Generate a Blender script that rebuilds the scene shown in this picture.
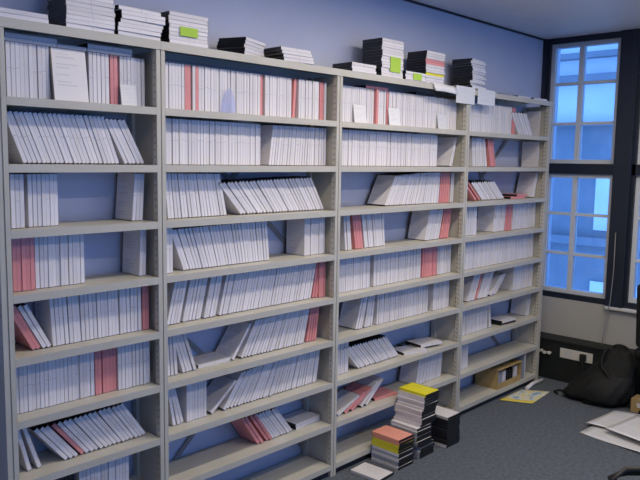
import bpy, math, random
from mathutils import Matrix, Vector
random.seed(7)
SC = bpy.context.scene
COL = SC.collection
for o in list(bpy.data.objects):
    bpy.data.objects.remove(o)

# ------------------------------------------------------------------ camera
cam_d = bpy.data.cameras.new('camera')
cam = bpy.data.objects.new('camera', cam_d)
COL.objects.link(cam)
YAW, PITCH, ROLL, FPX = 0.8088, -0.1138, 0.0153, 699.563
_f = Vector((math.sin(YAW) * math.cos(PITCH), math.cos(YAW) * math.cos(PITCH), math.sin(PITCH)))
_r = Vector((math.cos(YAW), -math.sin(YAW), 0))
_u = _r.cross(_f)
_r2 = _r * math.cos(ROLL) + _u * math.sin(ROLL)
_u2 = _u * math.cos(ROLL) - _r * math.sin(ROLL)
cam.matrix_world = Matrix(((_r2.x, _u2.x, -_f.x, -0.3579), (_r2.y, _u2.y, -_f.y, -2.5499),
                           (_r2.z, _u2.z, -_f.z, 1.7821), (0, 0, 0, 1)))
cam_d.sensor_fit = 'HORIZONTAL'
cam_d.sensor_width = 36.0
cam_d.lens = 36.0 * FPX / 640.0
cam_d.clip_start = 0.05
SC.camera = cam

# ------------------------------------------------------------------ world, exposure
SC.view_settings.view_transform = 'Standard'
SC.view_settings.look = 'None'
SC.view_settings.gamma = 1.0
SC.view_settings.use_curve_mapping = False
SC.view_settings.exposure = 0.0
world = bpy.data.worlds.new('sky')
SC.world = world
world.use_nodes = True
bg = world.node_tree.nodes['Background']
bg.inputs[0].default_value = (0.17, 0.40, 1.0, 1)      # overcast daylight, blue against the indoor white balance
bg.inputs[1].default_value = 2.6
LAMP_COLOR = (1.0, 0.88, 0.72)
LAMP_WATT = 16.0

# ------------------------------------------------------------------ materials
def new_mat(name, color, rough=0.6, metal=0.0, spec=0.5):
    m = bpy.data.materials.new(name)
    m.use_nodes = True
    b = m.node_tree.nodes['Principled BSDF']
    b.inputs['Base Color'].default_value = (*color, 1)
    b.inputs['Roughness'].default_value = rough
    b.inputs['Metallic'].default_value = metal
    b.inputs['Specular IOR Level'].default_value = spec
    return m

def nodes(m):
    return m.node_tree.nodes, m.node_tree.links, m.node_tree.nodes['Principled BSDF']

def noise_mat(name, c1, c2, scale=20, rough=0.7, bump=0.0, detail=3, spec=0.4, stretch=None):
    m = new_mat(name, c1, rough, 0, spec)
    N, L, b = nodes(m)
    tc = N.new('ShaderNodeTexCoord')
    mp = N.new('ShaderNodeMapping')
    if stretch: mp.inputs['Scale'].default_value = stretch
    nz = N.new('ShaderNodeTexNoise'); nz.inputs['Scale'].default_value = scale; nz.inputs['Detail'].default_value = detail
    L.new(tc.outputs['Object'], mp.inputs[0]); L.new(mp.outputs[0], nz.inputs['Vector'])
    r = N.new('ShaderNodeValToRGB')
    r.color_ramp.elements[0].position = 0.3; r.color_ramp.elements[1].position = 0.7
    r.color_ramp.elements[0].color = (*c1, 1); r.color_ramp.elements[1].color = (*c2, 1)
    L.new(nz.outputs['Fac'], r.inputs[0]); L.new(r.outputs[0], b.inputs['Base Color'])
    if bump:
        bp = N.new('ShaderNodeBump'); bp.inputs['Strength'].default_value = bump; bp.inputs['Distance'].default_value = 0.01
        L.new(nz.outputs['Fac'], bp.inputs['Height']); L.new(bp.outputs[0], b.inputs['Normal'])
    return m

def math_node(N, L, op, a, b=None, c=None):
    n = N.new('ShaderNodeMath'); n.operation = op
    for i, v in enumerate((a, b, c)):
        if v is None: continue
        if isinstance(v, (int, float)): n.inputs[i].default_value = v
        else: L.new(v, n.inputs[i])
    return n.outputs[0]

def sleeve_mat(name, color, print_color=(0.30, 0.30, 0.34), print_amount=0.5):
    """paper insert under clear film: UV u in 0..1 is the spine, 2..3 the covers, 4..5 the ends"""
    m = new_mat(name, color, 0.32, 0, 0.45)
    N, L, b = nodes(m)
    uv = N.new('ShaderNodeUVMap'); uv.uv_map = 'UVMap'
    sp = N.new('ShaderNodeSeparateXYZ'); L.new(uv.outputs[0], sp.inputs[0])
    u, v = sp.outputs[0], sp.outputs[1]
    geo = N.new('ShaderNodeNewGeometry'); oi = N.new('ShaderNodeObjectInfo')
    rnd = math_node(N, L, 'FRACT', math_node(N, L, 'ADD', geo.outputs['Random Per Island'], oi.outputs['Random']))
    wn = N.new('ShaderNodeTexWhiteNoise'); wn.noise_dimensions = '1D'; L.new(rnd, wn.inputs['W'])
    r2 = wn.outputs['Value']
    is_spine = math_node(N, L, 'LESS_THAN', u, 1.5)
    # spine: a title along the spine, a rule across it and a darker fold at both edges
    cv = N.new('ShaderNodeCombineXYZ')
    L.new(math_node(N, L, 'MULTIPLY', u, 3.0), cv.inputs[0]); L.new(math_node(N, L, 'MULTIPLY', v, 46.0), cv.inputs[1])
    L.new(math_node(N, L, 'MULTIPLY', rnd, 90.0), cv.inputs[2])
    nz = N.new('ShaderNodeTexNoise'); nz.inputs['Scale'].default_value = 1.0; nz.inputs['Detail'].default_value = 1.0
    L.new(cv.outputs[0], nz.inputs['Vector'])
    letters = math_node(N, L, 'GREATER_THAN', nz.outputs['Fac'], 0.53)
    uc = math_node(N, L, 'ABSOLUTE', math_node(N, L, 'SUBTRACT', u, 0.5))
    band = math_node(N, L, 'LESS_THAN', uc, 0.17)
    top = math_node(N, L, 'MULTIPLY_ADD', r2, 0.25, 0.60)
    t_in = math_node(N, L, 'MULTIPLY', math_node(N, L, 'LESS_THAN', v, top), math_node(N, L, 'GREATER_THAN', v, 0.42))
    title = math_node(N, L, 'MULTIPLY', math_node(N, L, 'MULTIPLY', letters, band), math_node(N, L, 'MULTIPLY', t_in, 0.28))
    rule_at = math_node(N, L, 'MULTIPLY_ADD', rnd, 0.05, 0.50)
    rule = math_node(N, L, 'LESS_THAN', math_node(N, L, 'ABSOLUTE', math_node(N, L, 'SUBTRACT', v, rule_at)), 0.011)
    rule = math_node(N, L, 'MULTIPLY', rule, math_node(N, L, 'MULTIPLY', math_node(N, L, 'GREATER_THAN', r2, 0.35), 0.6))
    fold = math_node(N, L, 'MULTIPLY', math_node(N, L, 'GREATER_THAN', uc, 0.40), 0.9)
    spine = math_node(N, L, 'MAXIMUM', math_node(N, L, 'MAXIMUM', title, rule), fold)
    # cover: a heading and lines of text
    cu = math_node(N, L, 'SUBTRACT', u, 2.0)
    row = math_node(N, L, 'FRACT', math_node(N, L, 'MULTIPLY', v, 15.0))
    line = math_node(N, L, 'LESS_THAN', math_node(N, L, 'ABSOLUTE', math_node(N, L, 'SUBTRACT', row, 0.5)), 0.17)
    rid = math_node(N, L, 'FLOOR', math_node(N, L, 'MULTIPLY', v, 15.0))
    wl = N.new('ShaderNodeTexWhiteNoise'); wl.noise_dimensions = '1D'
    L.new(math_node(N, L, 'MULTIPLY_ADD', rid, 3.7, rnd), wl.inputs['W'])
    on = math_node(N, L, 'GREATER_THAN', wl.outputs['Value'], 0.35)
    length = math_node(N, L, 'MULTIPLY_ADD', wl.outputs['Value'], 0.5, 0.25)
    inl = math_node(N, L, 'MULTIPLY', math_node(N, L, 'LESS_THAN', cu, length), math_node(N, L, 'GREATER_THAN', cu, 0.12))
    inv = math_node(N, L, 'MULTIPLY', math_node(N, L, 'LESS_THAN', v, 0.9), math_node(N, L, 'GREATER_THAN', v, 0.1))
    cover = math_node(N, L, 'MULTIPLY', math_node(N, L, 'MULTIPLY', math_node(N, L, 'MULTIPLY', line, on), math_node(N, L, 'MULTIPLY', inl, inv)), 0.6)
    mixf = N.new('ShaderNodeMix'); mixf.data_type = 'FLOAT'
    L.new(is_spine, mixf.inputs[0]); L.new(cover, mixf.inputs[2]); L.new(spine, mixf.inputs[3])
    fac = math_node(N, L, 'MULTIPLY', mixf.outputs[0], print_amount)
    tint = N.new('ShaderNodeMix'); tint.data_type = 'RGBA'
    tint.inputs[6].default_value = (*[c * 0.86 for c in color], 1); tint.inputs[7].default_value = (*color, 1)
    L.new(rnd, tint.inputs[0])
    mx = N.new('ShaderNodeMix'); mx.data_type = 'RGBA'; mx.inputs[7].default_value = (*print_color, 1)
    L.new(tint.outputs[2], mx.inputs[6]); L.new(fac, mx.inputs[0])
    L.new(mx.outputs[2], b.inputs['Base Color'])
    return m

M = {}
M['steel'] = noise_mat('painted steel beige grey', (0.52, 0.50, 0.44), (0.57, 0.55, 0.48), 6, 0.45, 0.02)
M['slot'] = new_mat('dark slot', (0.26, 0.25, 0.24), 0.8)
M['wall'] = noise_mat('pale blue wall paint', (0.52, 0.55, 0.68), (0.55, 0.58, 0.71), 3, 0.8, 0.03)
M['bounce_wall'] = noise_mat('pale blue bounce wall paint', (0.52, 0.55, 0.68), (0.55, 0.58, 0.71), 3, 0.8, 0.03)  # unseen wall given the back wall's pale blue to bounce blue light
M['parapet'] = noise_mat('grey parapet paint', (0.47, 0.46, 0.42), (0.50, 0.49, 0.45), 4, 0.7, 0.03)
M['ceiling'] = noise_mat('matt grey ceiling', (0.80, 0.80, 0.82), (0.83, 0.83, 0.85), 4, 0.5, 0.02)
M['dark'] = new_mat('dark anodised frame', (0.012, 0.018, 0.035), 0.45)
M['trough'] = noise_mat('black cable trough', (0.010, 0.013, 0.014), (0.016, 0.02, 0.02), 15, 0.6)
M['carpet'] = noise_mat('blue grey carpet', (0.085, 0.098, 0.120), (0.140, 0.158, 0.185), 45, 0.95, 0.6, 6, 0.1)
M['sash'] = new_mat('pale grey window sash', (0.68, 0.72, 0.76), 0.5)
M['sill'] = new_mat('white sill', (0.66, 0.66, 0.66), 0.5)
M['black'] = new_mat('black case plastic', (0.010, 0.012, 0.016), 0.35)
M['cloth'] = noise_mat('black nylon', (0.005, 0.006, 0.006), (0.010, 0.011, 0.011), 40, 0.7, 0.4)
M['rubber'] = new_mat('black rubber', (0.012, 0.012, 0.013), 0.6)
M['chrome'] = new_mat('dull metal', (0.35, 0.35, 0.36), 0.35, 1.0)
M['socket'] = new_mat('white socket plastic', (0.72, 0.70, 0.64), 0.4)
M['card'] = noise_mat('brown cardboard', (0.42, 0.29, 0.12), (0.48, 0.34, 0.15), 9, 0.8)
M['w'] = sleeve_mat('white paper insert', (0.83, 0.80, 0.82))
M['p'] = sleeve_mat('pink paper insert', (0.80, 0.32, 0.32), (0.45, 0.10, 0.12), 0.4)
M['y'] = sleeve_mat('yellow paper insert', (0.86, 0.78, 0.03), (0.35, 0.32, 0.05), 0.4)
M['k'] = sleeve_mat('black paper insert', (0.02, 0.022, 0.03), (0.3, 0.3, 0.3), 0.3)
M['s'] = sleeve_mat('salmon paper insert', (0.86, 0.36, 0.27), (0.5, 0.2, 0.15), 0.3)
M['g'] = sleeve_mat('grey paper insert', (0.36, 0.40, 0.50), (0.2, 0.2, 0.25), 0.4)
M['note'] = new_mat('green sticky note', (0.43, 0.66, 0.07), 0.7)
M['paper'] = sleeve_mat('printed white sheet', (0.82, 0.82, 0.84), (0.28, 0.28, 0.32), 0.35)
M['facade'] = noise_mat('pale render of the building opposite', (0.74, 0.76, 0.78), (0.84, 0.85, 0.86), 1.5, 0.8)
M['facade_dark'] = noise_mat('darker stone of the building opposite', (0.20, 0.22, 0.25), (0.25, 0.27, 0.30), 2, 0.8)

def glass_mat():
    m = bpy.data.materials.new('window glass'); m.use_nodes = True
    N, L = m.node_tree.nodes, m.node_tree.links
    N.remove(N['Principled BSDF'])
    t = N.new('ShaderNodeBsdfTransparent'); t.inputs[0].default_value = (0.90, 0.96, 1.0, 1)
    g = N.new('ShaderNodeBsdfGlossy'); g.inputs['Roughness'].default_value = 0.02
    f = N.new('ShaderNodeFresnel'); f.inputs[0].default_value = 1.5
    x = N.new('ShaderNodeMixShader')
    L.new(f.outputs[0], x.inputs[0]); L.new(t.outputs[0], x.inputs[1]); L.new(g.outputs[0], x.inputs[2])
    L.new(x.outputs[0], N['Material Output'].inputs[0])
    return m
M['glass'] = glass_mat()

def plastic_clear():
    m = bpy.data.materials.new('clear bluish plastic'); m.use_nodes = True
    N, L = m.node_tree.nodes, m.node_tree.links
    b = N['Principled BSDF']
    b.inputs['Base Color'].default_value = (0.78, 0.80, 0.95, 1); b.inputs['Roughness'].default_value = 0.08
    t = N.new('ShaderNodeBsdfTransparent'); t.inputs[0].default_value = (0.86, 0.89, 1.0, 1)
    x = N.new('ShaderNodeMixShader'); x.inputs[0].default_value = 0.28
    L.new(t.outputs[0], x.inputs[1]); L.new(b.outputs[0], x.inputs[2]); L.new(x.outputs[0], N['Material Output'].inputs[0])
    return m
M['clear'] = plastic_clear()

def emit_mat(name, color, s):
    m = bpy.data.materials.new(name); m.use_nodes = True
    N, L = m.node_tree.nodes, m.node_tree.links
    b = N['Principled BSDF']
    b.inputs['Emission Color'].default_value = (*color, 1); b.inputs['Emission Strength'].default_value = s
    return m
M['lamp'] = emit_mat('lit lamp diffuser', LAMP_COLOR, 3.0)

# ------------------------------------------------------------------ mesh helpers
class MB:
    def __init__(self):
        self.v, self.f, self.m, self.uv, self.sm = [], [], [], [], []
    def face(self, idx, mi=0, uv=None, smooth=False):
        self.f.append(idx); self.m.append(mi); self.sm.append(smooth)
        self.uv.append(uv or [(4.5, 0.5)] * len(idx))
    def box(self, x0, x1, y0, y1, z0, z1, mi=0, T=None, uvs=None):
        b = len(self.v)
        P = [(x, y, z) for z in (z0, z1) for y in (y0, y1) for x in (x0, x1)]
        if T is not None: P = [tuple(T @ Vector(p)) for p in P]
        self.v += P
        # bottom, top, front(-y), back, left(-x), right
        F = [(0, 2, 3, 1), (4, 5, 7, 6), (0, 1, 5, 4), (3, 2, 6, 7), (2, 0, 4, 6), (1, 3, 7, 5)]
        for i, q in enumerate(F):
            self.face(tuple(b + k for k in q), mi, uvs[i] if uvs else None)
        return self
    def cbox(self, c, s, mi=0, T=None):
        return self.box(c[0] - s[0] / 2, c[0] + s[0] / 2, c[1] - s[1] / 2, c[1] + s[1] / 2, c[2] - s[2] / 2, c[2] + s[2] / 2, mi, T)
    def tube(self, pts, r, n=8, mi=0, closed=False):
        pts = [Vector(p) for p in pts]
        rings = []
        k = len(pts)
        for i, p in enumerate(pts):
            if closed: d = pts[(i + 1) % k] - pts[i - 1]
            else: d = pts[min(i + 1, k - 1)] - pts[max(i - 1, 0)]
            d.normalize()
            a = Vector((0, 0, 1)) if abs(d.z) < 0.9 else Vector((1, 0, 0))
            s = d.cross(a).normalized(); t = s.cross(d)
            rr = r[i] if isinstance(r, (list, tuple)) else r
            b = len(self.v)
            for j in range(n):
                an = 2 * math.pi * j / n
                self.v.append(tuple(p + s * math.cos(an) * rr + t * math.sin(an) * rr))
            rings.append(b)
        for i in range(k if closed else k - 1):
            a, b = rings[i], rings[(i + 1) % k]
            for j in range(n):
                self.face((a + j, a + (j + 1) % n, b + (j + 1) % n, b + j), mi, smooth=True)
        if not closed:
            self.face(tuple(rings[0] + j for j in reversed(range(n))), mi)
            self.face(tuple(rings[-1] + j for j in range(n)), mi)
        return self
    def prism(self, poly, axis, a, b_, mi=0):
        """poly of 2D points extruded along axis ('x','y','z') from a to b_"""
        n = len(poly); b = len(self.v)
        for t in (a, b_):
            for (p, q) in poly:
                self.v.append({'x': (t, p, q), 'y': (p, t, q), 'z': (p, q, t)}[axis])
        for i in range(n):
            j = (i + 1) % n
            self.face((b + i, b + j, b + n + j, b + n + i), mi)
        self.face(tuple(b + i for i in reversed(range(n))), mi); self.face(tuple(b + n + i for i in range(n)), mi)
        return self
    def grid(self, fn, nu, nv, mi=0, uvfn=None, smooth=True, wrap=False):
        b = len(self.v)
        for j in range(nv + 1):
            for i in range(nu + (0 if wrap else 1)):
                self.v.append(tuple(fn(i / nu, j / nv)))
        w = nu if wrap else nu + 1
        for j in range(nv):
            for i in range(nu):
                i2 = (i + 1) % w if wrap else i + 1
                q = (b + j * w + i, b + j * w + i2, b + (j + 1) * w + i2, b + (j + 1) * w + i)
                uv = None
                if uvfn: uv = [uvfn(i / nu, j / nv), uvfn((i + 1) / nu, j / nv), uvfn((i + 1) / nu, (j + 1) / nv), uvfn(i / nu, (j + 1) / nv)]
                self.face(q, mi, uv, smooth)
        return self
    def mesh(self, name, mats):
        me = bpy.data.meshes.new(name)
        me.from_pydata(self.v, [], self.f)
        for k in (mats if isinstance(mats, (list, tuple)) else [mats]): me.materials.append(M[k])
        me.polygons.foreach_set('material_index', self.m)
        me.polygons.foreach_set('use_smooth', self.sm)
        ul = me.uv_layers.new(name='UVMap')
        flat = [c for uv in self.uv for p in uv for c in p]
        ul.data.foreach_set('uv', flat)
        me.update()
        return me
    def obj(self, name, mats, parent=None, T=None):
        return link(name, self.mesh(name, mats), parent, T)

def link(name, me, parent=None, T=None):
    o = bpy.data.objects.new(name, me); COL.objects.link(o)
    if parent is not None: o.parent = parent
    if T is not None: o.matrix_local = T
    return o
def empty(name, loc=(0, 0, 0), rz=0.0):
    o = bpy.data.objects.new(name, None); COL.objects.link(o)
    o.empty_display_size = 0.1
    o.matrix_local = Matrix.Translation(loc) @ Matrix.Rotation(rz, 4, 'Z')
    return o
def tag(o, label, cat, group=None):
    o['label'] = label; o['category'] = cat
    if group: o['group'] = group
    return o
def structure(o, label=None, cat=None):
    o['kind'] = 'structure'
    if label: o['label'] = label
    if cat: o['category'] = cat
    return o
def bevel(o, w, seg=2):
    md = o.modifiers.new('bevel', 'BEVEL'); md.width = w; md.segments = seg; md.limit_method = 'ANGLE'
    return o

# ------------------------------------------------------------------ room shell
WY = 0.243          # back wall plane
WX = 5.25           # window wall plane
CZ = 2.8075         # ceiling
X_L, Y_R = -1.4, -4.2
structure(MB().box(X_L - .1, WX + .3, Y_R - .1, WY + .1, -0.1, 0.0).obj('floor', 'carpet'), 'blue grey office carpet floor', 'floor')
structure(MB().box(X_L - .1, WX + .3, Y_R - .1, WY + .1, CZ, CZ + .1).obj('ceiling', 'ceiling'), 'plain grey office ceiling', 'ceiling')
structure(MB().box(X_L - .1, WX + .3, WY, WY + .1, 0, CZ).obj('wall_back', 'wall'), 'pale blue wall behind the shelving', 'wall')
structure(MB().box(X_L - .1, X_L, Y_R, WY, 0, CZ).obj('wall_left', 'bounce_wall'), 'pale blue side wall outside the view', 'wall')
structure(MB().box(X_L, WX + .3, Y_R - .2, Y_R, 0, 0.655).obj('wall_rear', 'parapet'), 'grey parapet behind the camera under the added fill windows', 'wall')
structure(MB().box(WX, WX + .3, Y_R, WY, 0, 0.655).obj('wall_right', 'parapet'), 'grey parapet wall under the windows', 'wall')
structure(MB().box(X_L, WX - .002, WY - .012, WY - .001, CZ - .014, CZ - .001).obj('trim_1', 'dark'), 'thin dark strip standing in for shadow where wall meets ceiling', 'trim')  # dark strip stands in for the shade along the ceiling joint

def window(n, ya, yb, rear=False):
    """ya left edge, yb right edge (ya > yb); rear windows, added for blue fill, run along X behind the camera"""
    root = empty('window_%d' % n, ((ya + yb) / 2, Y_R, 0.655) if rear else (WX, (ya + yb) / 2, 0.655), -math.pi / 2 if rear else 0); structure(root, 'paned office window %d with dark frame and pale sashes, rear ones added' % n, 'window')
    T0 = Matrix.Translation((-WX, -(ya + yb) / 2, -0.655))
    m = MB()
    x0, x1 = WX + .0, WX + .13
    m.box(x0, x1, yb, ya, 2.762, CZ, 0, T0); m.box(x0, x1, yb, ya, 0.655, 0.70, 0, T0)
    m.box(x0, x1, yb, ya, 1.700, 1.785, 0, T0)
    m.box(x0, x1, ya - .025, ya, 0.70, 2.762, 0, T0); m.box(x0, x1, yb, yb + .012, 0.70, 2.762, 0, T0)
    m.obj('frame', 'dark', root)
    A, B = ya - .025, yb + .012
    for (z0, z1) in ((0.70, 1.70), (1.785, 2.762)):
        s = MB(); w = .032
        sx0, sx1 = WX + .03, WX + .10
        s.box(sx0, sx1, B, A, z0, z0 + w, 0, T0); s.box(sx0, sx1, B, A, z1 - w, z1, 0, T0)
        s.box(sx0, sx1, A - w, A, z0 + w, z1 - w, 0, T0); s.box(sx0, sx1, B, B + w, z0 + w, z1 - w, 0, T0)
        yc = (A + B) / 2 + .035
        s.box(sx0 + .005, sx1 - .005, yc - .018, yc + .018, z0 + w, z1 - w, 0, T0)
        zs = [z0 + w] + [z0 + (z1 - z0) * k / 3 for k in (1, 2)] + [z1 - w]
        for z in zs[1:3]:
            s.box(sx0 + .01, sx1 - .01, B + w, A - w, z - .011, z + .011, 0, T0)
        so = s.obj('sash', 'sash', root)
        for k in range(3):
            for (p, q) in ((B + w, yc - .018), (yc + .018, A - w)):
                MB().box(WX + .060, WX + .066, p, q, zs[k] + (.011 if k else 0), zs[k + 1] - (.011 if k < 2 else 0), 0, T0).obj('pane', 'glass', so)
    return root
edges = [(0.215, -0.395), (-0.53, -1.14), (-1.275, -1.885), (-2.02, -2.63), (-2.765, -3.375)]
for i, (a, b) in enumerate(edges): window(i + 1, a, b)
for i, (a, b) in enumerate([(WY, 0.215)] + [(edges[k][1], edges[k + 1][0]) for k in range(4)] + [(-3.375, Y_R)]):
    structure(MB().box(WX - .03, WX + .14, b, a, 0.655, CZ - .001).obj('trim_%d' % (i + 2), 'dark'), 'dark vertical window post %d along the glazed wall' % (i + 1), 'trim')
structure(bevel(MB().box(WX - .045, WX - .001, Y_R + .01, -0.40, 0.632, 0.654).obj('trim_8', 'sill'), .004), 'white window sill strip above the parapet', 'trim')

rear = [(X_L + .15 + 1.08 * k, X_L + .15 + 1.08 * k + .95) for k in range(6)]  # unseen windows added to throw blue fill onto the shelves
for i, (a, b) in enumerate(rear): window(6 + i, b, a, True)
for i, (a, b) in enumerate([(X_L, rear[0][0])] + [(rear[k][1], rear[k + 1][0]) for k in range(5)] + [(rear[5][1], WX)]):
    structure(MB().box(a, b, Y_R - .14, Y_R + .03, 0.655, CZ - .001).obj('trim_%d' % (i + 10), 'dark'), 'dark post %d between the added rear fill windows' % (i + 1), 'trim')

# cable trough along the parapet
tr = empty('trim_9', (5.16, -1.9, 0)); structure(tr, 'black cable trough along the foot of the window wall', 'trim')
t0 = Matrix.Translation((-5.16, 1.9, 0))
MB().box(5.075, WX - .001, Y_R + .01, WY - .002, 0.001, 0.325, 0, t0).obj('body', 'trough', tr)
MB().box(5.065, WX - .001, Y_R + .01, WY - .002, 0.325, 0.340, 0, t0).obj('lid', 'trough', tr)

# building opposite
bd = empty('building', (12.0, 1.0, -6)); tag(bd, 'pale building opposite seen through the office windows', 'building')
tb = Matrix.Translation((-12.0, -1.0, 6))
MB().box(12.0, 16.0, -14, 16, 2.45, 7.0, 0, tb).obj('wall', 'facade', bd)
MB().box(12.0, 16.0, -14, 16, -6, 2.45, 0, tb).obj('lower_wall', 'facade_dark', bd)
for z, h in ((3.62, .10), (3.22, .12), (2.45, .06), (0.35, .14), (-2.6, .14)):
    MB().box(11.8, 12.0, -14, 16, z, z + h, 0, tb).obj('ledge', 'facade_dark', bd)
for r, (z0, z1) in enumerate(((0.62, 1.85), (-2.3, -0.3))):
    for k in range(10):
        y = -11 + k * 2.4
        MB().box(11.97, 12.0, y, y + 1.5, z0, z1, 0, tb).obj('window', 'facade', bd)

# ------------------------------------------------------------------ ceiling lamps (above the frame)
def ceiling_lamp(x, y, sx, sy, label, watt):
    r = empty('ceiling_lamp', (x, y, CZ)); tag(r, label, 'lamp', 'fluorescent ceiling lamps')
    m = MB()
    m.box(-sx / 2 - .02, sx / 2 + .02, -sy / 2 - .02, -sy / 2, -.05, -.001); m.box(-sx / 2 - .02, sx / 2 + .02, sy / 2, sy / 2 + .02, -.05, -.001)
    m.box(-sx / 2 - .02, -sx / 2, -sy / 2, sy / 2, -.05, -.001); m.box(sx / 2, sx / 2 + .02, -sy / 2, sy / 2, -.05, -.001)
    m.obj('frame', 'steel', r)
    MB().box(-sx / 2, sx / 2, -sy / 2, sy / 2, -.03, -.001).obj('diffuser', 'lamp', r)
    ld = bpy.data.lights.new('lamp_light', 'AREA'); ld.shape = 'RECTANGLE'; ld.size = sx; ld.size_y = sy
    ld.energy = watt; ld.color = LAMP_COLOR
    lo = bpy.data.objects.new('lamp_light', ld); COL.objects.link(lo); lo.parent = r; lo.location = (0, 0, -.056)
ceiling_lamp(1.45, -0.90, 1.2, 0.12, 'fluorescent ceiling lamp before the leftmost and second bays', LAMP_WATT * .7)
ceiling_lamp(2.88, -0.90, 1.2, 0.12, 'fluorescent ceiling lamp before the third bay', LAMP_WATT * 1.1)
ceiling_lamp(4.30, -1.45, 1.2, 0.12, 'added ceiling lamp brightening the wall between third bay and windows', LAMP_WATT * .75)  # unseen lamp added to brighten the wall and ceiling at right
ceiling_lamp(1.45, -2.20, 1.2, 0.12, 'fluorescent ceiling lamp above the camera at left', LAMP_WATT * .7)
ceiling_lamp(2.95, -2.20, 1.2, 0.12, 'fluorescent ceiling lamp in the second row near the windows', LAMP_WATT * 1.2)

# ------------------------------------------------------------------ shelving unit
UX = [0.6705, 1.3343, 2.4516, 3.7277, 4.9148]
TOPZ, GAP1, PITCH, LIP, DEP = 2.228, 0.2676, 0.24, 0.030, 0.226
ZB = [TOPZ - GAP1 - PITCH * i for i in range(9)]       # underside of each shelf lip
ZT = [z + LIP for z in ZB]                              # shelf surface
TOP_SURF = TOPZ + 0.035
shelving = empty('shelving_unit', (2.8, 0.11, 0))
tag(shelving, 'long beige steel shelving unit of four bays along the wall', 'shelving')
S0 = Matrix.Translation((-2.8, -0.11, 0))
slot_me = None
for i, x in enumerate(UX):
    m = MB()
    w = .021
    m.box(x - w, x - .003, 0, .030, 0, TOPZ, 0, S0); m.box(x + .003, x + w, 0, .030, 0, TOPZ, 0, S0)   # front posts, a groove between
    m.box(x - .003, x + .003, .006, .030, 0, TOPZ, 0, S0)
    m.box(x - w, x + w, DEP - .030, DEP, 0, TOPZ, 0, S0)
    up = m.obj('upright', 'steel', shelving)
    p = MB(); p.box(x - .004, x + .004, .030, DEP - .030, 0.02, TOPZ, 0, S0); p.obj('side_panel', 'steel', up)
    q = MB()
    z = 0.10
    while z < TOPZ - .03:
        for sx in ([x - w - .0006] if i else []) + ([x + w - .0004] if i < 4 else []):
            q.box(sx, sx + .001, .012, .020, z, z + .009, 0, S0)
        if i < 5:
            for sx in (x - .0046, x + .0036): q.box(sx, sx + .001, .040, .048, z, z + .009, 0, S0)
        z += .03
    so = q.obj('slot_row', 'slot', up); so['kind'] = 'stuff'
for b in range(4):
    xa, xb = UX[b] + .0215, UX[b + 1] - .0215
    for r in range(9):
        zt = ZT[r]
        m = MB()
        m.box(xa, xb, 0.0, DEP, zt - .004, zt, 0, S0)
        m.box(xa, xb, 0.0, .012, zt - LIP, zt - .004, 0, S0); m.box(xa, xb, DEP - .004, DEP, zt - LIP, zt - .004, 0, S0)
        m.box(xa, xb, .012, .026, zt - LIP, zt - LIP + .003, 0, S0)
        m.obj('shelf', 'steel', shelving)
    m = MB()
    x0, x1 = (UX[b] - (.021 if b == 0 else 0)), (UX[b + 1] + (.021 if b == 3 else 0))
    m.box(x0 + .0005, x1 - .0005, -.004, DEP, TOP_SURF - .004, TOP_SURF, 0, S0)
    m.box(x0 + .0005, x1 - .0005, -.004, .008, TOPZ + .0005, TOP_SURF - .004, 0, S0); m.box(x0 + .0005, x1 - .0005, DEP - .004, DEP, TOPZ + .0005, TOP_SURF - .004, 0, S0)
    m.obj('top_panel', 'steel', shelving)
    m = MB()
    m.box(UX[b] + .021, UX[b + 1] - .021, .02, .024, 0.0, ZB[8] - .001, 0, S0); m.obj('gap_shade', 'dark', shelving)  # dark sheet stands in for shade in the gap under the lowest shelf
    if b in (1, 3):                                      # crossed tie bars behind the open bays
        for (za, zb) in ((0.12, 1.15), (1.15, 0.12), (1.20, 2.15), (2.15, 1.20)):
            m = MB(); L_ = math.hypot(xb - xa, zb - za)
            T = S0 @ Matrix.Translation(((xa + xb) / 2, DEP + .004, (za + zb) / 2)) @ Matrix.Rotation(-math.atan2(zb - za, xb - xa), 4, 'Y')
            m.box(-L_ / 2, L_ / 2, (-.0015 if zb > za else .0017), (.0015 if zb > za else .0045), -.012, .012, 0, T); m.obj('cross_brace', 'slot', shelving)

# ------------------------------------------------------------------ disc cases
CT, CD, CH = 0.0160, 0.145, 0.204       # thickness, depth, height
SLEEVE = {}
def case_boxes(m_shell, m_sleeve, T=None, mi_shell=0, mi_sleeve=0, t=CT):
    m_shell.box(0.0003, t - .0003, .0008, CD, 0, CH, mi_shell, T)
    e = [(4.5, .5)] * 4
    spine = [(0, 0), (1, 0), (1, 1), (0, 1)]
    left = [(2, 0), (3, 0), (3, 1), (2, 1)]
    right = [(2, 0), (3, 0), (3, 1), (2, 1)]
    m_sleeve.box(0, t, 0, CD - .006, .002, CH - .002, mi_sleeve, T, [e, e, spine, e, left, right])
_a, _b = MB(), MB(); case_boxes(_a, _b)
SHELL_ME = _a.mesh('video_case', 'black')
for c in ('w', 'p', 'y', 'k', 's', 'g'):
    SLEEVE[c] = _b.mesh('paper_sleeve', c)
STUFF = MB()
COUNT = {'ind': 0, 'stuff': 0}
def put_case(T, color, label=None, group=None):
    """label None: one of the many small far cases, joined into one object"""
    if label is None:
        case_boxes(STUFF, STUFF, T, 0, 1); COUNT['stuff'] += 1
        return None
    o = link({'p': 'pink_disc_case', 's': 'pink_disc_case', 'k': 'black_disc_case', 'y': 'yellow_disc_case', 'g': 'grey_disc_case'}.get(color, 'disc_case'), SHELL_ME, None, T)
    tag(o, label, 'disc case', group)
    link('paper_sleeve', SLEEVE[color], o)
    COUNT['ind'] += 1
    return o
CNAME = {'w': 'white-spined', 'p': 'pink-spined', 'k': 'black-spined', 'y': 'yellow', 's': 'salmon pink', 'g': 'grey'}
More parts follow.
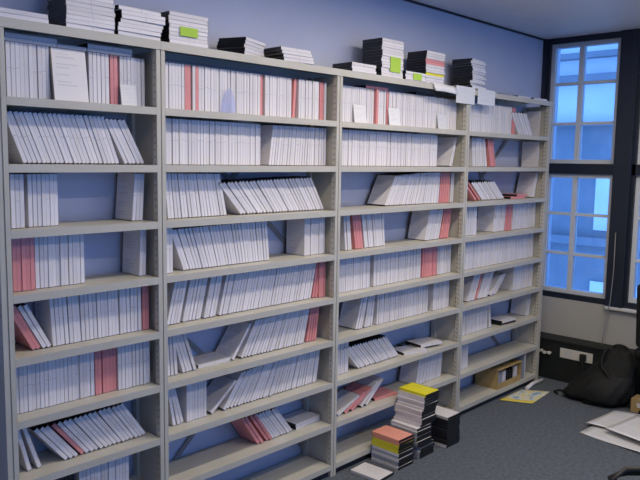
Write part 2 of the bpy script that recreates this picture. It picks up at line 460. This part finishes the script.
ORD = ['first', 'second', 'third', 'fourth', 'fifth', 'sixth', 'seventh', 'eighth', 'ninth', 'tenth', 'eleventh', 'twelfth', 'thirteenth',
       'fourteenth', 'fifteenth', 'sixteenth', 'seventeenth', 'eighteenth', 'nineteenth', 'twentieth']
def ordn(n):
    if n <= 20: return ORD[n - 1]
    return {1: '%dst', 2: '%dnd', 3: '%drd'}.get(n % 10, '%dth') % n
BAY = ['leftmost', 'second', 'third', 'rightmost']
def lean_matrix(x, y, z, deg, t=CT):
    a = math.radians(deg)
    R = Matrix.Rotation(a, 4, 'Y')
    piv = Vector((t, 0, 0)) if deg > 0 else Vector((0, 0, 0))
    return Matrix.Translation(Vector((x, y, z)) + (Vector((t if deg > 0 else 0, 0, 0)))) @ R @ Matrix.Translation(-piv)

ROWS = {
    (0, 0): [(0.724, 0.888, 0, 0, 'w'), (1.049, 1.146, 0, 0, 'w'), (1.146, 1.187, 0, 0, 'p'), (1.189, 1.32, 0, 0, 'w')],
    (0, 1): [(0.78, 1.177, -21, -19, 'w'), (1.203, 1.311, -27, -27, 'w')],
    (0, 2): [(0.719, 0.78, 0, 0, 'w'), (0.79, 0.915, 0, 0, 'w'), (1.234, 1.303, 5, 2, 'w')],
    (0, 3): [(0.721, 0.807, 0, 0, 'p'), (0.809, 1.023, 0, 0, 'w'), (1.264, 1.307, 3, 1, 'w')],
    (0, 4): [(0.792, 0.832, -28, -28, 'p'), (0.832, 0.868, -28, -27, 'w'), (0.872, 1.271, -3, 0, 'w'), (1.276, 1.313, 0, 0, 'p')],
    (0, 5): [(0.718, 1.045, 0, 0, 'w'), (1.047, 1.145, 0, 0, 'p'), (1.149, 1.313, 0, 0, 'w')],
    (0, 6): [(0.757, 0.789, -14, -15, 'w'), (0.797, 0.829, -18, -20, 'w'), (0.909, 0.983, -38, -38, 'w'), (0.983, 1.001, -38, -38, 'p'), (1.003, 1.294, -38, -34, 'w')],
    (0, 7): [(0.864, 0.955, 0, 0, 'k'), (0.959, 1.189, 0, 0, 'w')],
    (1, 0): [(1.358, 1.505, 0, 0, 'w'), (1.507, 1.548, 0, 0, 'p'), (1.548, 1.562, 0, 0, 'w'), (1.564, 1.581, 0, 0, 'p'), (1.581, 1.954, 0, 0, 'w'), (1.954, 1.98, 0, 0, 'p'), (1.98, 2.165, 0, 0, 'w'), (2.169, 2.194, 3, 3, 'p'), (2.209, 2.365, 0, 0, 'w'), (2.369, 2.404, 0, 0, 'p'), (2.404, 2.436, 0, 0, 'w')],
    (1, 1): [(1.358, 1.969, 0, 0, 'w'), (2.016, 2.425, 8, 0, 'w')],
    (1, 2): [(1.415, 1.742, -5, -12, 'w'), (1.832, 2.431, -42, -31, 'w')],
    (1, 3): [(1.358, 1.434, 0, 0, 'w'), (1.493, 2.02, -21, -5, 'w'), (2.265, 2.429, 0, 0, 'w')],
    (1, 4): [(1.399, 1.475, 14, 13, 'w'), (1.486, 1.593, 13, 13, 'w'), (1.604, 1.681, 13, 13, 'w'), (1.693, 2.323, 14, 12, 'w'), (2.339, 2.37, 9, 9, 'p'), (2.378, 2.442, 0, 0, 'p')],
    (1, 5): [(1.407, 1.456, -3, -4, 'w'), (1.489, 1.563, -17, -19, 'w'), (1.773, 1.792, 36, 36, 'w'), (1.83, 2.281, 29, 13, 'w'), (2.297, 2.375, 9, 6, 'p')],
    (1, 6): [(1.432, 1.515, -10, -19, 'w'), (1.504, 1.626, 0, 0, 'w'), (1.638, 1.656, 50, 50, 'w'), (1.717, 2.388, 36, 8, 'w')],
    (1, 7): [(1.953, 2.008, -35, -35, 'p'), (2.015, 2.051, -36, -36, 'p'), (2.058, 2.205, -38, -38, 'w')],
    (2, 0): [(2.476, 2.835, 0, 0, 'w'), (2.835, 2.854, 0, 0, 'p'), (2.854, 2.947, 0, 0, 'w'), (2.947, 2.967, 0, 0, 'p'), (2.967, 3.701, 0, 0, 'w')],
    (2, 1): [(2.476, 3.498, 0, 0, 'w'), (3.635, 3.668, 17, 17, 'w')],
    (2, 2): [(2.948, 3.518, 29, 4, 'w'), (3.529, 3.648, 3, 2, 'p'), (3.66, 3.721, 2, 1, 'w')],
    (2, 3): [(2.603, 2.672, -6, -8, 'w'), (2.69, 2.77, -10, -10, 'p'), (2.779, 2.977, -10, -6, 'w'), (3.373, 3.544, 13, 13, 'w'), (3.556, 3.651, 12, 11, 'p')],
    (2, 4): [(2.476, 2.825, 0, 0, 'w'), (2.862, 3.353, 0, 0, 'w'), (3.358, 3.523, 0, 0, 'p'), (3.535, 3.691, 0, 0, 'w')],
    (2, 5): [(2.705, 2.759, 16, 15, 'w'), (2.787, 2.871, 10, 6, 'w'), (2.9, 3.433, 2, 0, 'w'), (3.491, 3.682, 0, 0, 'w')],
    (2, 6): [(2.476, 2.65, 0, 0, 'w'), (2.74, 3.14, -45, -43, 'w')],
    (2, 7): [(3.324, 3.614, 12, 6, 'w')],
    (3, 0): [(3.752, 4.446, 0, 0, 'w'), (4.461, 4.499, 0, 0, 'p'), (4.553, 4.794, -38, -36, 'w'), (4.92, 4.955, 3, 3, 'w')],
    (3, 1): [(3.932, 4.134, -6, -14, 'w'), (4.162, 4.233, -17, -17, 'p'), (4.895, 4.938, 0, 0, 'w')],
    (3, 2): [(4.071, 4.4, -52, -50, 'w'), (4.811, 4.878, 18, 15, 'w')],
    (3, 3): [(3.752, 3.995, 0, 0, 'w'), (4.245, 4.406, 5, 4, 'w'), (4.406, 4.513, 4, 3, 'p'), (4.513, 4.921, 3, 1, 'w')],
    (3, 4): [(3.752, 4.551, 0, 0, 'w'), (4.583, 4.947, 0, 0, 'w')],
    (3, 5): [(3.911, 4.018, 24, 24, 'w'), (4.024, 4.052, 24, 24, 'p'), (4.059, 4.198, 26, 26, 'w'), (4.227, 4.344, 48, 45, 'w'), (4.574, 4.938, 0, 0, 'w')],
    (3, 6): [(3.752, 4.218, 0, 0, 'w'), (4.247, 4.291, -9, -9, 'w'), (4.826, 4.894, 8, 8, 'w')],
    (3, 7): [(3.752, 3.945, 0, 0, 'w')],
}
INDIV = lambda bay, row, color: bay == 0 or color != 'w'
for (bay, row), runs in sorted(ROWS.items()):
    k = {}
    grp = 'disc cases on the %s shelf of the %s bay' % (ORD[row], BAY[bay])
    for (x0, x1, a0, a1, color) in runs:
        x1 = min(x1, UX[bay + 1] - .0235)
        x0 = min(x0, x1 - CT)
        x = x0
        y_run = 0.074 + random.uniform(-.004, .004)
        if abs(a0) < 4 and random.random() < .15: y_run -= .012
        first = True
        while True:
            f = 0 if x1 - x0 < .001 else min(1, max(0, (x - x0) / (x1 - x0)))
            a = a0 + (a1 - a0) * f
            if a0 or a1: a += random.uniform(-.5, .5)
            else: a = random.choice((0, 0, 0, .6, -.6)) * 0
            ca = math.cos(math.radians(a))
            if not first and x + CT / ca * .75 > x1: break
            if a > 0 and x + CT + math.sin(math.radians(a)) * CH > UX[bay + 1] - .005: 
                a = max(0.0, math.degrees(math.asin(max(0, min(1, (UX[bay + 1] - .006 - x - CT) / CH)))))
                ca = math.cos(math.radians(a))
            first = False
            k[color] = k.get(color, 0) + 1
            T = lean_matrix(x, y_run + random.uniform(-.003, .003), ZT[row] + .0005, a)
            pose = 'upright' if abs(a) < 4 else ('leaning left' if a < 0 else 'leaning right')
            lab = None
            if INDIV(bay, row, color):
                lab = '%s %s disc case from left, %s, on the %s shelf, %s bay' % (ordn(k[color]), CNAME[color], pose, ORD[row], BAY[bay])
            put_case(T, color, lab, grp)
            nf = min(1, max(0, (x + CT / ca - x0) / max(.001, x1 - x0)))
            an = a0 + (a1 - a0) * nf
            x += CT / ca + .0004 + max(0.0, CH * (math.sin(math.radians(a)) - math.sin(math.radians(an)))) + (random.uniform(0, .0012) if a0 or a1 else random.choice((0, 0, 0, 0, .002)))

FLAT = Matrix.Rotation(math.pi / 2, 4, 'Y')
def flat_matrix(x, y, z, yaw=0.0, tilt=0.0):
    """case lying flat, spine to -Y, left front bottom corner at (x, y, z)"""
    return Matrix.Translation((x, y, z)) @ Matrix.Rotation(math.radians(yaw), 4, 'Z') @ Matrix.Rotation(math.radians(tilt), 4, 'Y') @ Matrix.Translation((0, 0, CT)) @ FLAT
def stack(x, y, z, colors, yaw, desc, group, jx=.003, jy=.003, jyaw=1.0, drift=(0, 0), top_label=None):
    n = len(colors)
    for i, c in enumerate(colors):
        lab = '%s disc case, %s up in %s' % (CNAME[c], ORD[i] if i < 20 else ordn(i + 1), desc)
        if i == n - 1: lab = top_label or '%s disc case on top of %s' % (CNAME[c], desc)
        put_case(flat_matrix(x + random.uniform(-jx, jx) + drift[0] * i, y + random.uniform(-jy, jy) + drift[1] * i, z + .0004 + i * (CT + .0003),
                             yaw + random.uniform(-jyaw, jyaw)), c, lab, group)

# flat cases lying on the upright ones, shelf one
ztop0 = ZT[0] + CH + .001
g0 = 'disc cases lying flat on the first shelf'
stack(.727, .090, ztop0, 'ww', 0, 'the flat pair at far left, first shelf', g0)
stack(.927, .096, ztop0, 'w', 0, 'x', g0, top_label='single white disc case lying flat behind the face-out case, leftmost bay')
stack(1.055, .090, ztop0, 'ww', 0, 'the flat pair right of the face-out case', g0)
stack(2.756, .080, ztop0, 'p', 0, 'x', g0, top_label='pink disc case lying flat over upright cases in the third bay')
stack(3.235, .078, ztop0, 'k', 2, 'x', g0, top_label='black disc case lying flat over upright cases in the third bay')
# face-out case and leaning leaflets, first shelf
T = Matrix.Translation((.887, .045, ZT[0] + .0008)) @ Matrix.Rotation(math.radians(-7), 4, 'X') @ Matrix.Rotation(math.radians(90), 4, 'Z') @ Matrix.Translation((0, -CD, 0))
put_case(T, 'w', 'white disc case standing face out with its printed cover showing, leftmost bay')
def leaflet(x, w, h, y, z, label, group=None, mat='paper', tilt=-8, thick=.003):
    m = MB(); e = [(4.5, .5)] * 4
    m.box(0, w, 0, thick, 0, h, 0, None, [e, e, [(2, 0), (3, 0), (3, 1), (2, 1)], e, e, e])
    o = m.obj('leaflet', mat, None, Matrix.Translation((x, y, z)) @ Matrix.Rotation(math.radians(tilt), 4, 'X'))
    return tag(o, label, 'leaflet', group)
gl = 'leaflets propped against the cases on the first shelf'
leaflet(1.180, .072, .088, .050, ZT[0] + .001, 'small white card with a yellow corner propped before pink-spined cases', gl)
leaflet(2.640, .105, .105, .055, ZT[0] + .001, 'cream card propped at the left of the third bay first shelf', gl)
leaflet(2.955, .108, .105, .055, ZT[0] + .001, 'white card propped in the middle of the third bay first shelf', gl)
leaflet(3.462, .105, .095, .055, ZT[0] + .001, 'pale card propped at the right of the third bay first shelf', gl)
# clear bookend before second-bay cases
def bookend():
    pr = []
    for k in range(13):
        t = k / 12; pr.append((.082 * t, .118 * (1 - abs(2 * t - 1.1) ** 2.2 / 1.3)))
    pr = [(0, 0)] + [(p, max(q, .004)) for p, q in pr] + [(.082, 0)]
    r = empty('bookend', (1.700, .045, ZT[0] + .0008)); tag(r, 'clear bluish plastic bookend before the second bay first shelf cases', 'bookend')
    MB().prism(pr, 'y', .010, .0125).obj('upright_plate', 'clear', r)
    MB().box(0, .082, -.020, .010, 0, .002).obj('foot_plate', 'clear', r)
bookend()

# fallen and flat cases on other shelves
gf = 'fallen disc cases on the shelves'
stack(1.578, .086, ZT[5], 'w', 0, 'x', gf, top_label='white disc case lying flat on the sixth shelf of the second bay')
stack(2.232, .084, ZT[7], 'ww', 3, 'the flat pair, eighth shelf, second bay', gf)
put_case(flat_matrix(3.165, .060, ZT[6] + .0005, -14), 'w', 'white disc case fallen flat and askew on the seventh shelf, third bay', gf)
put_case(flat_matrix(3.330, .075, ZT[6] + .0005, 8), 'k', 'dark disc case lying flat right of the leaning ones, seventh shelf, third bay', gf)
put_case(flat_matrix(3.350, .060, ZT[6] + CT + .001, -10), 'w', 'white disc case lying on a dark one, seventh shelf, third bay', gf)
for i, (x, dg, c, lb) in enumerate(((2.530, 68, 'w', 'white disc case slumped far right on the eighth shelf, leftmost in third bay'),
                                    (2.590, 66, 'p', 'first slumped pink disc case on the eighth shelf of the third bay'),
                                    (2.650, 62, 'p', 'second slumped pink disc case on the eighth shelf, third bay'),
                                    (2.740, 52, 'w', 'second slumped white disc case on the eighth shelf of third bay'),
                                    (2.785, 50, 'w', 'white disc case slumped rightmost of the pile on eighth shelf, third bay'))):
    put_case(lean_matrix(x, .055, ZT[7] + .0005, dg), c, lb, gf)
put_case(flat_matrix(2.900, .075, ZT[7] + .0005, -6), 'p', 'pink disc case lying flat beside the slumped pile, eighth shelf, third bay', gf)
put_case(lean_matrix(3.990, .080, ZT[2] + .0005, -52), 'p', 'pink disc case slumped left on the third shelf of the rightmost bay', gf)
put_case(lean_matrix(4.040, .080, ZT[2] + .0005, -52), 'p', 'second pink disc case slumped left on third shelf of rightmost bay', gf)
put_case(flat_matrix(4.470, .070, ZT[2] + .0005, -4), 'p', 'lower flat pink disc case on the third shelf of the rightmost bay', gf)
put_case(flat_matrix(4.560, .066, ZT[2] + CT + .001, 5), 'p', 'upper flat pink disc case on the third shelf of the rightmost bay', gf)
put_case(flat_matrix(4.370, .050, ZT[6] + .0005, -5), 'k', 'dark disc case lying flat on the seventh shelf of the rightmost bay', gf)
put_case(flat_matrix(4.385, .046, ZT[6] + CT + .001, -3), 'w', 'white disc case lying on a dark one, seventh shelf, rightmost bay', gf)

# ------------------------------------------------------------------ stacks on top of the shelving
gt = 'disc cases stacked on top of the shelving'
zs = TOP_SURF + .0002
stack(.655, .004, zs, 'ww', 0, 'the low pair at far left, shelving top', gt, jx=.002)
stack(.925, .004, zs, 'wwwwwwwwwwwww', 0, 'the tallest stack, left shelving top', gt)
stack(1.142, -.006, zs, 'wwwwwww', 1, 'the uneven stack above first upright', gt, jx=.012, jyaw=2)
stack(1.376, .000, zs, 'wwwwwwww', 0, 'the green-noted stack above second bay', gt, jx=.002)
stack(1.790, .004, zs, 'wwwww', 22, 'the turned stack over second bay', gt, jx=.004, drift=(.002, 0))
stack(2.040, .000, zs, 'wwww', -3, 'the fanned stack above second bay', gt, jx=.003, drift=(-.007, 0))
stack(2.545, .000, zs, 'www', 0, 'the low leftmost stack above third bay', gt, jx=.003)
stack(2.805, .006, zs, 'w' * 13, 0, 'the tall stack above third bay', gt, jx=.003)
stack(3.018, -.004, zs, 'www', 0, 'the low green-noted stack above third bay', gt, jx=.002)
stack(3.245, .014, zs, 'wwwywwwppwww', 0, 'the pink-layered stack above third bay', gt, jx=.004)
stack(3.790, .030, zs, 'w' * 13, 3, 'the ragged stack above rightmost bay', gt, jx=.018, jyaw=7)
stack(4.220, .060, zs, 'k', 4, 'x', gt, top_label='dark disc case lying flat behind the hanging cards, shelving top')
stack(4.440, .030, zs, 'w', 0, 'x', gt, top_label='single white disc case lying flat near right end of shelving top')
stack(4.680, .025, zs, 'w', -2, 'x', gt, top_label='white disc case lying flat at the far right of shelving top')

def note(x, y, z, w, h, label, rx=0):
    m = MB(); m.box(0, w, -.0008, 0, 0, h)
    tag(m.obj('sticky_note', 'note', None, Matrix.Translation((x, y, z)) @ Matrix.Rotation(math.radians(rx), 4, 'X')), label, 'sticky note', 'green sticky notes on the stacks')
note(1.430, -.0045, zs + .036, .092, .038, 'green sticky note on the stack above the second bay')
note(2.880, .002, zs + .030, .095, .085, 'large green sticky note on the tall stack above the third bay')
note(3.090, -.0075, zs + .004, .085, .038, 'green sticky note on the low stack above the third bay')
tag(MB().box(0, .08, 0, .05, 0, .0008).obj('sticky_note', 'note', None, Matrix.Translation((.99, .008, zs + 13 * .0163 + .002))), 'green sticky note on top of the tallest stack at left', 'sticky note', 'green sticky notes on the stacks')

# sheets hanging over the front edge
def hanging_card(x, w, drop, label):
    m = MB(); e = [(4.5, .5)] * 4
    x0, y0 = x, -.0062
    m.box(x, x + w, y0, y0 + .001, TOP_SURF - drop, TOP_SURF + .012, 0, None, [e, e, [(2, 0), (3, 0), (3, 1), (2, 1)], e, e, e])
    m.box(x, x + w, y0 + .001, .03, TOP_SURF + .011, TOP_SURF + .012)
    tag(m.obj('paper_card', 'paper'), label, 'card', 'white cards hanging over the shelving top edge')
hanging_card(3.560, .225, .098, 'left white card hanging over the top edge of the rightmost bay')
hanging_card(3.822, .225, .090, 'right white card hanging over the top edge of the rightmost bay')
m = MB()
def sheet(u, v): return (3.285 + .25 * u + .01 * v, .10 - .13 * v, TOP_SURF + .005 + .003 * math.sin(u * 5) * v + (-.052 * max(0, v - .84) / .16))
m.grid(sheet, 8, 8, 0, lambda u, v: (2 + u, v)); so = m.obj('paper_sheet', 'paper'); so.modifiers.new('s', 'SOLIDIFY').thickness = .001
tag(so, 'white paper sheet drooping over the top edge of the third bay', 'paper')

# ------------------------------------------------------------------ stacks on the floor (spines to the left)
def floor_stack(x, y, colors, desc, group, jx=.003, jy=.003, jr=1.5, rz=0, bend=None, top_label=None, z0=.0008):
    n = len(colors)
    for i, c in enumerate(colors):
        dx, dy = bend(i) if bend else (0, 0)
        T = Matrix.Translation((x + dx + random.uniform(-jx, jx), y + dy + random.uniform(-jy, jy), z0 + i * (CT + .0003))) @ Matrix.Rotation(math.radians(-90 + rz + random.uniform(-jr, jr)), 4, 'Z') @ Matrix.Translation((0, 0, CT)) @ FLAT
        lab = '%s disc case, %s up in %s' % (CNAME[c], ordn(i + 1), desc)
        if i == n - 1: lab = top_label
        put_case(T, c, lab, group)
gs = 'disc cases stacked on the floor before the third bay'
floor_stack(2.775, -.012, 'wwgwgwyyyss', 'the short pink-topped floor stack', gs, top_label='salmon pink disc case on top of the short floor stack')
floor_stack(2.990, -.008, 'wwwgggwwwwwwwwwwwwwwwwwy', 'the tall yellow-topped floor stack', gs, jx=.006, jy=.004,
            bend=lambda i: ((-.030 if 5 <= i <= 11 else 0.0) + (.003 * (i - 11) if i > 11 else 0), 0), top_label='bright yellow disc case on top of the tall floor stack')
floor_stack(3.245, -.030, 'wkkkkkkkkkkw', 'the dark floor stack behind the tall one', gs, jx=.005, top_label='white-topped disc case crowning the dark floor stack')
floor_stack(2.560, -.038, 'w', 'x', gs, rz=4, top_label='single pinkish-white disc case lying flat on the carpet')

# ------------------------------------------------------------------ box, papers and bag
zc = ZT[8] + .0008
bx = empty('cardboard_box', (4.30, .012, zc)); tag(bx, 'brown cardboard box with open front on the bottom shelf, rightmost bay', 'box')
W_, D_, H_ = .36, .195, .150
MB().box(0, .004, 0, D_, 0, H_).obj('side_wall', 'card', bx); MB().box(W_ - .004, W_, 0, D_, 0, H_).obj('side_wall', 'card', bx)
MB().box(.004, W_ - .004, D_ - .004, D_, 0, H_).obj('back_wall', 'card', bx)
MB().box(.004, W_ - .004, 0, D_ - .004, 0, .004).obj('base', 'card', bx)
MB().box(-.004, W_ + .004, -.006, D_, H_, H_ + .005).obj('lid', 'card', bx)
MB().box(.004, W_ - .004, 0, .004, .004, .045).obj('front_lip', 'card', bx)
gb = 'items inside the cardboard box'
for i, (x, w, c, lb) in enumerate(((.02, .07, 'g', 'grey booklet bundle at the left inside the open cardboard box'), (.10, .05, 'w', 'white booklet bundle inside the open cardboard box'), (.17, .09, 'k', 'black pouch-like bundle in the middle of the cardboard box'), (.28, .05, 'w', 'white booklet bundle at the right inside the cardboard box'))):
    m = MB(); nl = 4
    for k in range(nl): m.box(w * k / nl, w * (k + .88) / nl, .0, .13, 0, .11 + .008 * (k % 2), 0)
    tag(m.obj('booklet_bundle', c, None, Matrix.Translation((4.30 + x, .03, zc + .0045))), lb, 'booklets', gb)
put_case(lean_matrix(4.70, .012, zc, 0), 'g', 'grey disc case standing right of the cardboard box', 'cases beside the cardboard box')
put_case(lean_matrix(4.722, .016, zc, 0), 'w', 'white disc case standing right of the grey one on bottom shelf', 'cases beside the cardboard box')

def magazine_mat():
    m = new_mat('colour printed page', (0.8, 0.8, 0.7), 0.5)
    N, L, b = nodes(m)
    uv = N.new('ShaderNodeUVMap'); uv.uv_map = 'UVMap'
    mp = N.new('ShaderNodeMapping'); mp.inputs['Scale'].default_value = (3, 4, 1); L.new(uv.outputs[0], mp.inputs[0])
    nz = N.new('ShaderNodeTexNoise'); nz.inputs['Scale'].default_value = 1.2; nz.inputs['Detail'].default_value = 2; L.new(mp.outputs[0], nz.inputs['Vector'])
    r = N.new('ShaderNodeValToRGB'); cr = r.color_ramp; cr.interpolation = 'CONSTANT'
    cr.elements[0].color = (.25, .42, .62, 1); cr.elements[1].position = .42; cr.elements[1].color = (.72, .74, .70, 1)
    e = cr.elements.new(.52); e.color = (.80, .66, .18, 1)
    e = cr.elements.new(.58); e.color = (.78, .76, .62, 1)
    L.new(nz.outputs['Fac'], r.inputs[0])
    sp = N.new('ShaderNodeSeparateXYZ'); L.new(uv.outputs[0], sp.inputs[0])
    edge = math_node(N, L, 'LESS_THAN', sp.outputs[1], .16)
    mx = N.new('ShaderNodeMix'); mx.data_type = 'RGBA'; mx.inputs[7].default_value = (.80, .62, .10, 1)
    L.new(edge, mx.inputs[0]); L.new(r.outputs[0], mx.inputs[6]); L.new(mx.outputs[2], b.inputs['Base Color'])
    return m
M['magazine'] = magazine_mat()
def loose_sheet(name, mat, corners, z, curl, label, cat, group=None, seed=0, thick=.0012):
    rnd = random.Random(seed); ph = [rnd.uniform(0, 6) for _ in range(4)]
    A, B, C_, D__ = [Vector((*c, 0)) for c in corners]
    def fn(u, v):
        p = A * (1 - u) * (1 - v) + B * u * (1 - v) + C_ * u * v + D__ * (1 - u) * v
        e = max(abs(2 * u - 1), abs(2 * v - 1)) ** 4
        p.z = z + curl * (.5 + .5 * math.sin(3 * u + ph[0]) * math.sin(2.5 * v + ph[1])) * (.4 + .6 * e)
        return p
    m = MB(); m.grid(fn, 10, 10, 0, lambda u, v: (2 + u, v) if mat != 'magazine' else (u, v))
    o = m.obj(name, mat); sd = o.modifiers.new('solid', 'SOLIDIFY'); sd.thickness = thick; sd.offset = 1
    return tag(o, label, cat, group)
loose_sheet('magazine', 'magazine', [(4.28, -.02), (4.40, -.225), (4.74, -.20), (4.63, -.012)], .002, .004, 'yellow and blue printed magazine lying on carpet before the rightmost bay', 'magazine', thick=.004)
m = MB(); m.tube([(4.66, -.045, .016), (4.80, -.02, .016), (4.95, .0 - .03, .016)], .015, 10); tag(m.obj('paper_roll', 'paper'), 'rolled white paper lying by the foot of the shelving end', 'paper roll')
gp = 'loose papers on the carpet by the bag'
loose_sheet('paper_sheet', 'paper', [(4.10, -.715), (4.03, -1.15), (4.45, -1.22), (4.62, -.76)], .002, .016, 'lowest large white sheet of the papers by the black bag', 'paper', gp, 1)
loose_sheet('paper_sheet', 'paper', [(4.24, -.70), (4.30, -1.05), (4.655, -.98), (4.645, -.735)], .019, .018, 'curled white sheet nearest the black bag on the carpet', 'paper', gp, 2)
loose_sheet('paper_sheet', 'paper', [(4.20, -.84), (4.10, -1.22), (4.44, -1.30), (4.62, -.90)], .0385, .014, 'uppermost white sheet of the papers on the carpet', 'paper', gp, 3)
loose_sheet('magazine', 'p', [(4.36, -1.02), (4.30, -1.24), (4.55, -1.28), (4.58, -1.06)], .055, .003, 'pink magazine lying on the white papers at the right', 'magazine', None, 4, .006)
sbx = empty('small_box', (4.835, -.872, 0)); tag(sbx, 'small brown carton on the carpet behind the papers', 'box')
MB().box(-.06, .06, -.072, .072, .001, .10).obj('body', 'card', sbx); MB().box(-.0605, .0605, -.015, .015, .0995, .1005).obj('tape', 'paper', sbx)
MB().box(-.061, -.060, -.03, .03, .04, .072).obj('label', 'paper', sbx)

# sockets on the trough
tf = 5.0745
sk = empty('power_strip', (tf, -.250, .243)); tag(sk, 'white double socket plate on the black cable trough', 'socket')
bevel(MB().box(-.008, 0, -.135, .135, -.04, .04).obj('plate', 'socket', sk), .003)
for dy in (.065, -.065):
    MB().box(-.0095, -.008, dy - .03, dy + .03, -.03, .028).obj('socket_face', 'sill', sk)
pl = empty('plug', (tf - .0096, -.315, .243)); tag(pl, 'black mains plug in the right socket of the plate', 'plug')
bevel(MB().box(-.035, 0, -.024, .024, -.028, .028).obj('body', 'rubber', pl), .006); MB().tube([(-.03, 0, -.025), (-.035, -.01, -.07), (-.03, -.03, -.13), (-.02, -.06, -.2385)], .004, 6).obj('cord', 'rubber', pl)
jk = empty('data_outlet', (tf, .000, .232)); tag(jk, 'small white data outlets with plugs at the trough corner', 'outlet')
for i, (dy, dz) in enumerate(((.045, .012), (.012, -.012), (-.028, .0), (.0, .04))):
    bevel(MB().box(-.03, 0, dy - .014, dy + .014, dz - .010, dz + .010, 0, Matrix.Rotation(.3 * (i - 1), 4, 'X')).obj('plug_body', 'socket' if i < 3 else 'rubber', jk), .003)
cb = MB(); cb.tube([(5.205, -.452, 1.25), (5.203, -.455, .95), (5.20, -.445, .70), (5.195, -.425, .55), (5.19, -.41, .40), (5.18, -.405, .343)], .004, 6)
tag(cb.obj('hanging_cable', 'slot'), 'thin grey cable hanging from the window post to the trough', 'cable')

# black bag slumped against the trough
bag = empty('backpack', (4.83, -.50, 0)); tag(bag, 'black nylon backpack slumped on the carpet against the cable trough', 'backpack')
def bag_fn(u, v):
    a = 2 * math.pi * u
    prof = [(0.0, .0), (.9, .010), (1.0, .045), (.93, .12), (.75, .21), (.55, .31), (.36, .40), (0.0, .43)]
    s = v * (len(prof) - 1); i = min(int(s), len(prof) - 2); f = s - i
    r = prof[i][0] * (1 - f) + prof[i + 1][0] * f; z = prof[i][1] * (1 - f) + prof[i + 1][1] * f
    c, s_ = math.cos(a), math.sin(a)
    sx = math.copysign(abs(c) ** .7, c) * .150 * r; sy = math.copysign(abs(s_) ** .7, s_) * .235 * r
    wr = 1 + .05 * math.sin(5 * a + 9 * v) * r + .04 * math.sin(11 * a - 14 * v) * r
    return Vector((sx * wr + .32 * z * .45, sy * wr - .16 * min(1, z / .30), z + .0015))
mb_ = MB(); mb_.grid(bag_fn, 40, 28, 0, None, True, True); mb_.obj('body', 'cloth', bag)
def pocket(u, v):
    a = math.pi * (.62 + .76 * u); p = bag_fn(a / (2 * math.pi), .20 + .40 * v)
    k = math.sin(math.pi * min(1, max(0, u))) ** .5 * math.sin(math.pi * v) ** .5
    return p + Vector((-.035 * k - .002, 0, 0))
mb_ = MB(); mb_.grid(pocket, 16, 12); mb_.obj('front_pocket', 'cloth', bag)
mb_ = MB(); mb_.tube([bag_fn(.5 + .12 * math.sin(k * .5), .15 + .75 * k / 10) + Vector((-.012, .02, 0)) for k in range(11)], .011, 6); mb_.obj('shoulder_strap', 'cloth', bag)
tp = bag_fn(0, 1)
mb_ = MB(); mb_.tube([tp + Vector((0, .05 * math.cos(t), .022 * math.sin(t) - .012)) for t in [math.pi * k / 10 for k in range(11)]], .009, 6); mb_.obj('carry_handle', 'cloth', bag)
mb_ = MB(); mb_.tube([(-.10, .235, .012), (-.06, .28, .010), (.0, .27, .010), (-.02, .22, .02)], .008, 6); mb_.obj('loose_strap', 'cloth', bag)

# office chairs, mostly beyond the right and lower edges
def office_chair(loc, rz, label, arms):
    r = empty('office_chair', loc, rz); tag(r, label, 'chair', 'black office chairs')
    def cushion(cx, cy, cz, sx, sy, sz, tilt=0):
        T = Matrix.Translation((cx, cy, cz)) @ Matrix.Rotation(tilt, 4, 'X'); m = MB(); m.cbox((0, 0, 0), (sx, sy, sz), 0, T); return m
    o = cushion(0, 0, .465, .47, .46, .07).obj('seat', 'cloth', r); bevel(o, .03, 4)
    o = cushion(0, .25, .74, .44, .06, .46, -.12).obj('backrest', 'cloth', r); bevel(o, .028, 4)
    MB().tube([(0, .14, .42), (0, .27, .44), (0, .285, .60)], .018, 8).obj('back_bracket', 'rubber', r)
    MB().tube([(0, 0, .10), (0, 0, .43)], .028, 12).obj('column', 'rubber', r)
    for k in range(5):
        a = 2 * math.pi * k / 5 + .93; c, s = math.cos(a), math.sin(a)
        lg = MB().tube([(.02 * c, .02 * s, .11), (.25 * c, .25 * s, .075)], [.026, .018], 8).obj('leg', 'rubber', r)
        MB().tube([(.25 * c - .02 * s, .25 * s + .02 * c, .0285), (.25 * c + .02 * s, .25 * s - .02 * c, .0285)], .027, 12).obj('castor', 'rubber', lg)
    if arms:
        for sx in (-1, 1):
            MB().tube([(sx * .20, .10, .44), (sx * .285, .10, .46), (sx * .29, .11, .64), (sx * .29, .06, .665), (sx * .29, -.12, .665), (sx * .29, -.17, .64), (sx * .285, -.12, .46), (sx * .20, -.12, .44)], .017, 8).obj('armrest', 'rubber', r)
    return r
office_chair((4.89, -1.065, 0), math.radians(90), 'black office chair whose backrest edge shows at right by the window', False)
office_chair((2.078, -1.963, 0), math.radians(-136.2), 'black office chair whose armrest shows at the lower right corner', True)

# ------------------------------------------------------------------ the many small cases further along
so = link('disc_case_rows', STUFF.mesh('disc_case_rows', ['black', 'w']))
so['kind'] = 'stuff'
tag(so, 'rows of white-spined disc cases filling the second, third and rightmost bays', 'disc cases')
print('cases', COUNT, 'objects', len(bpy.data.objects))
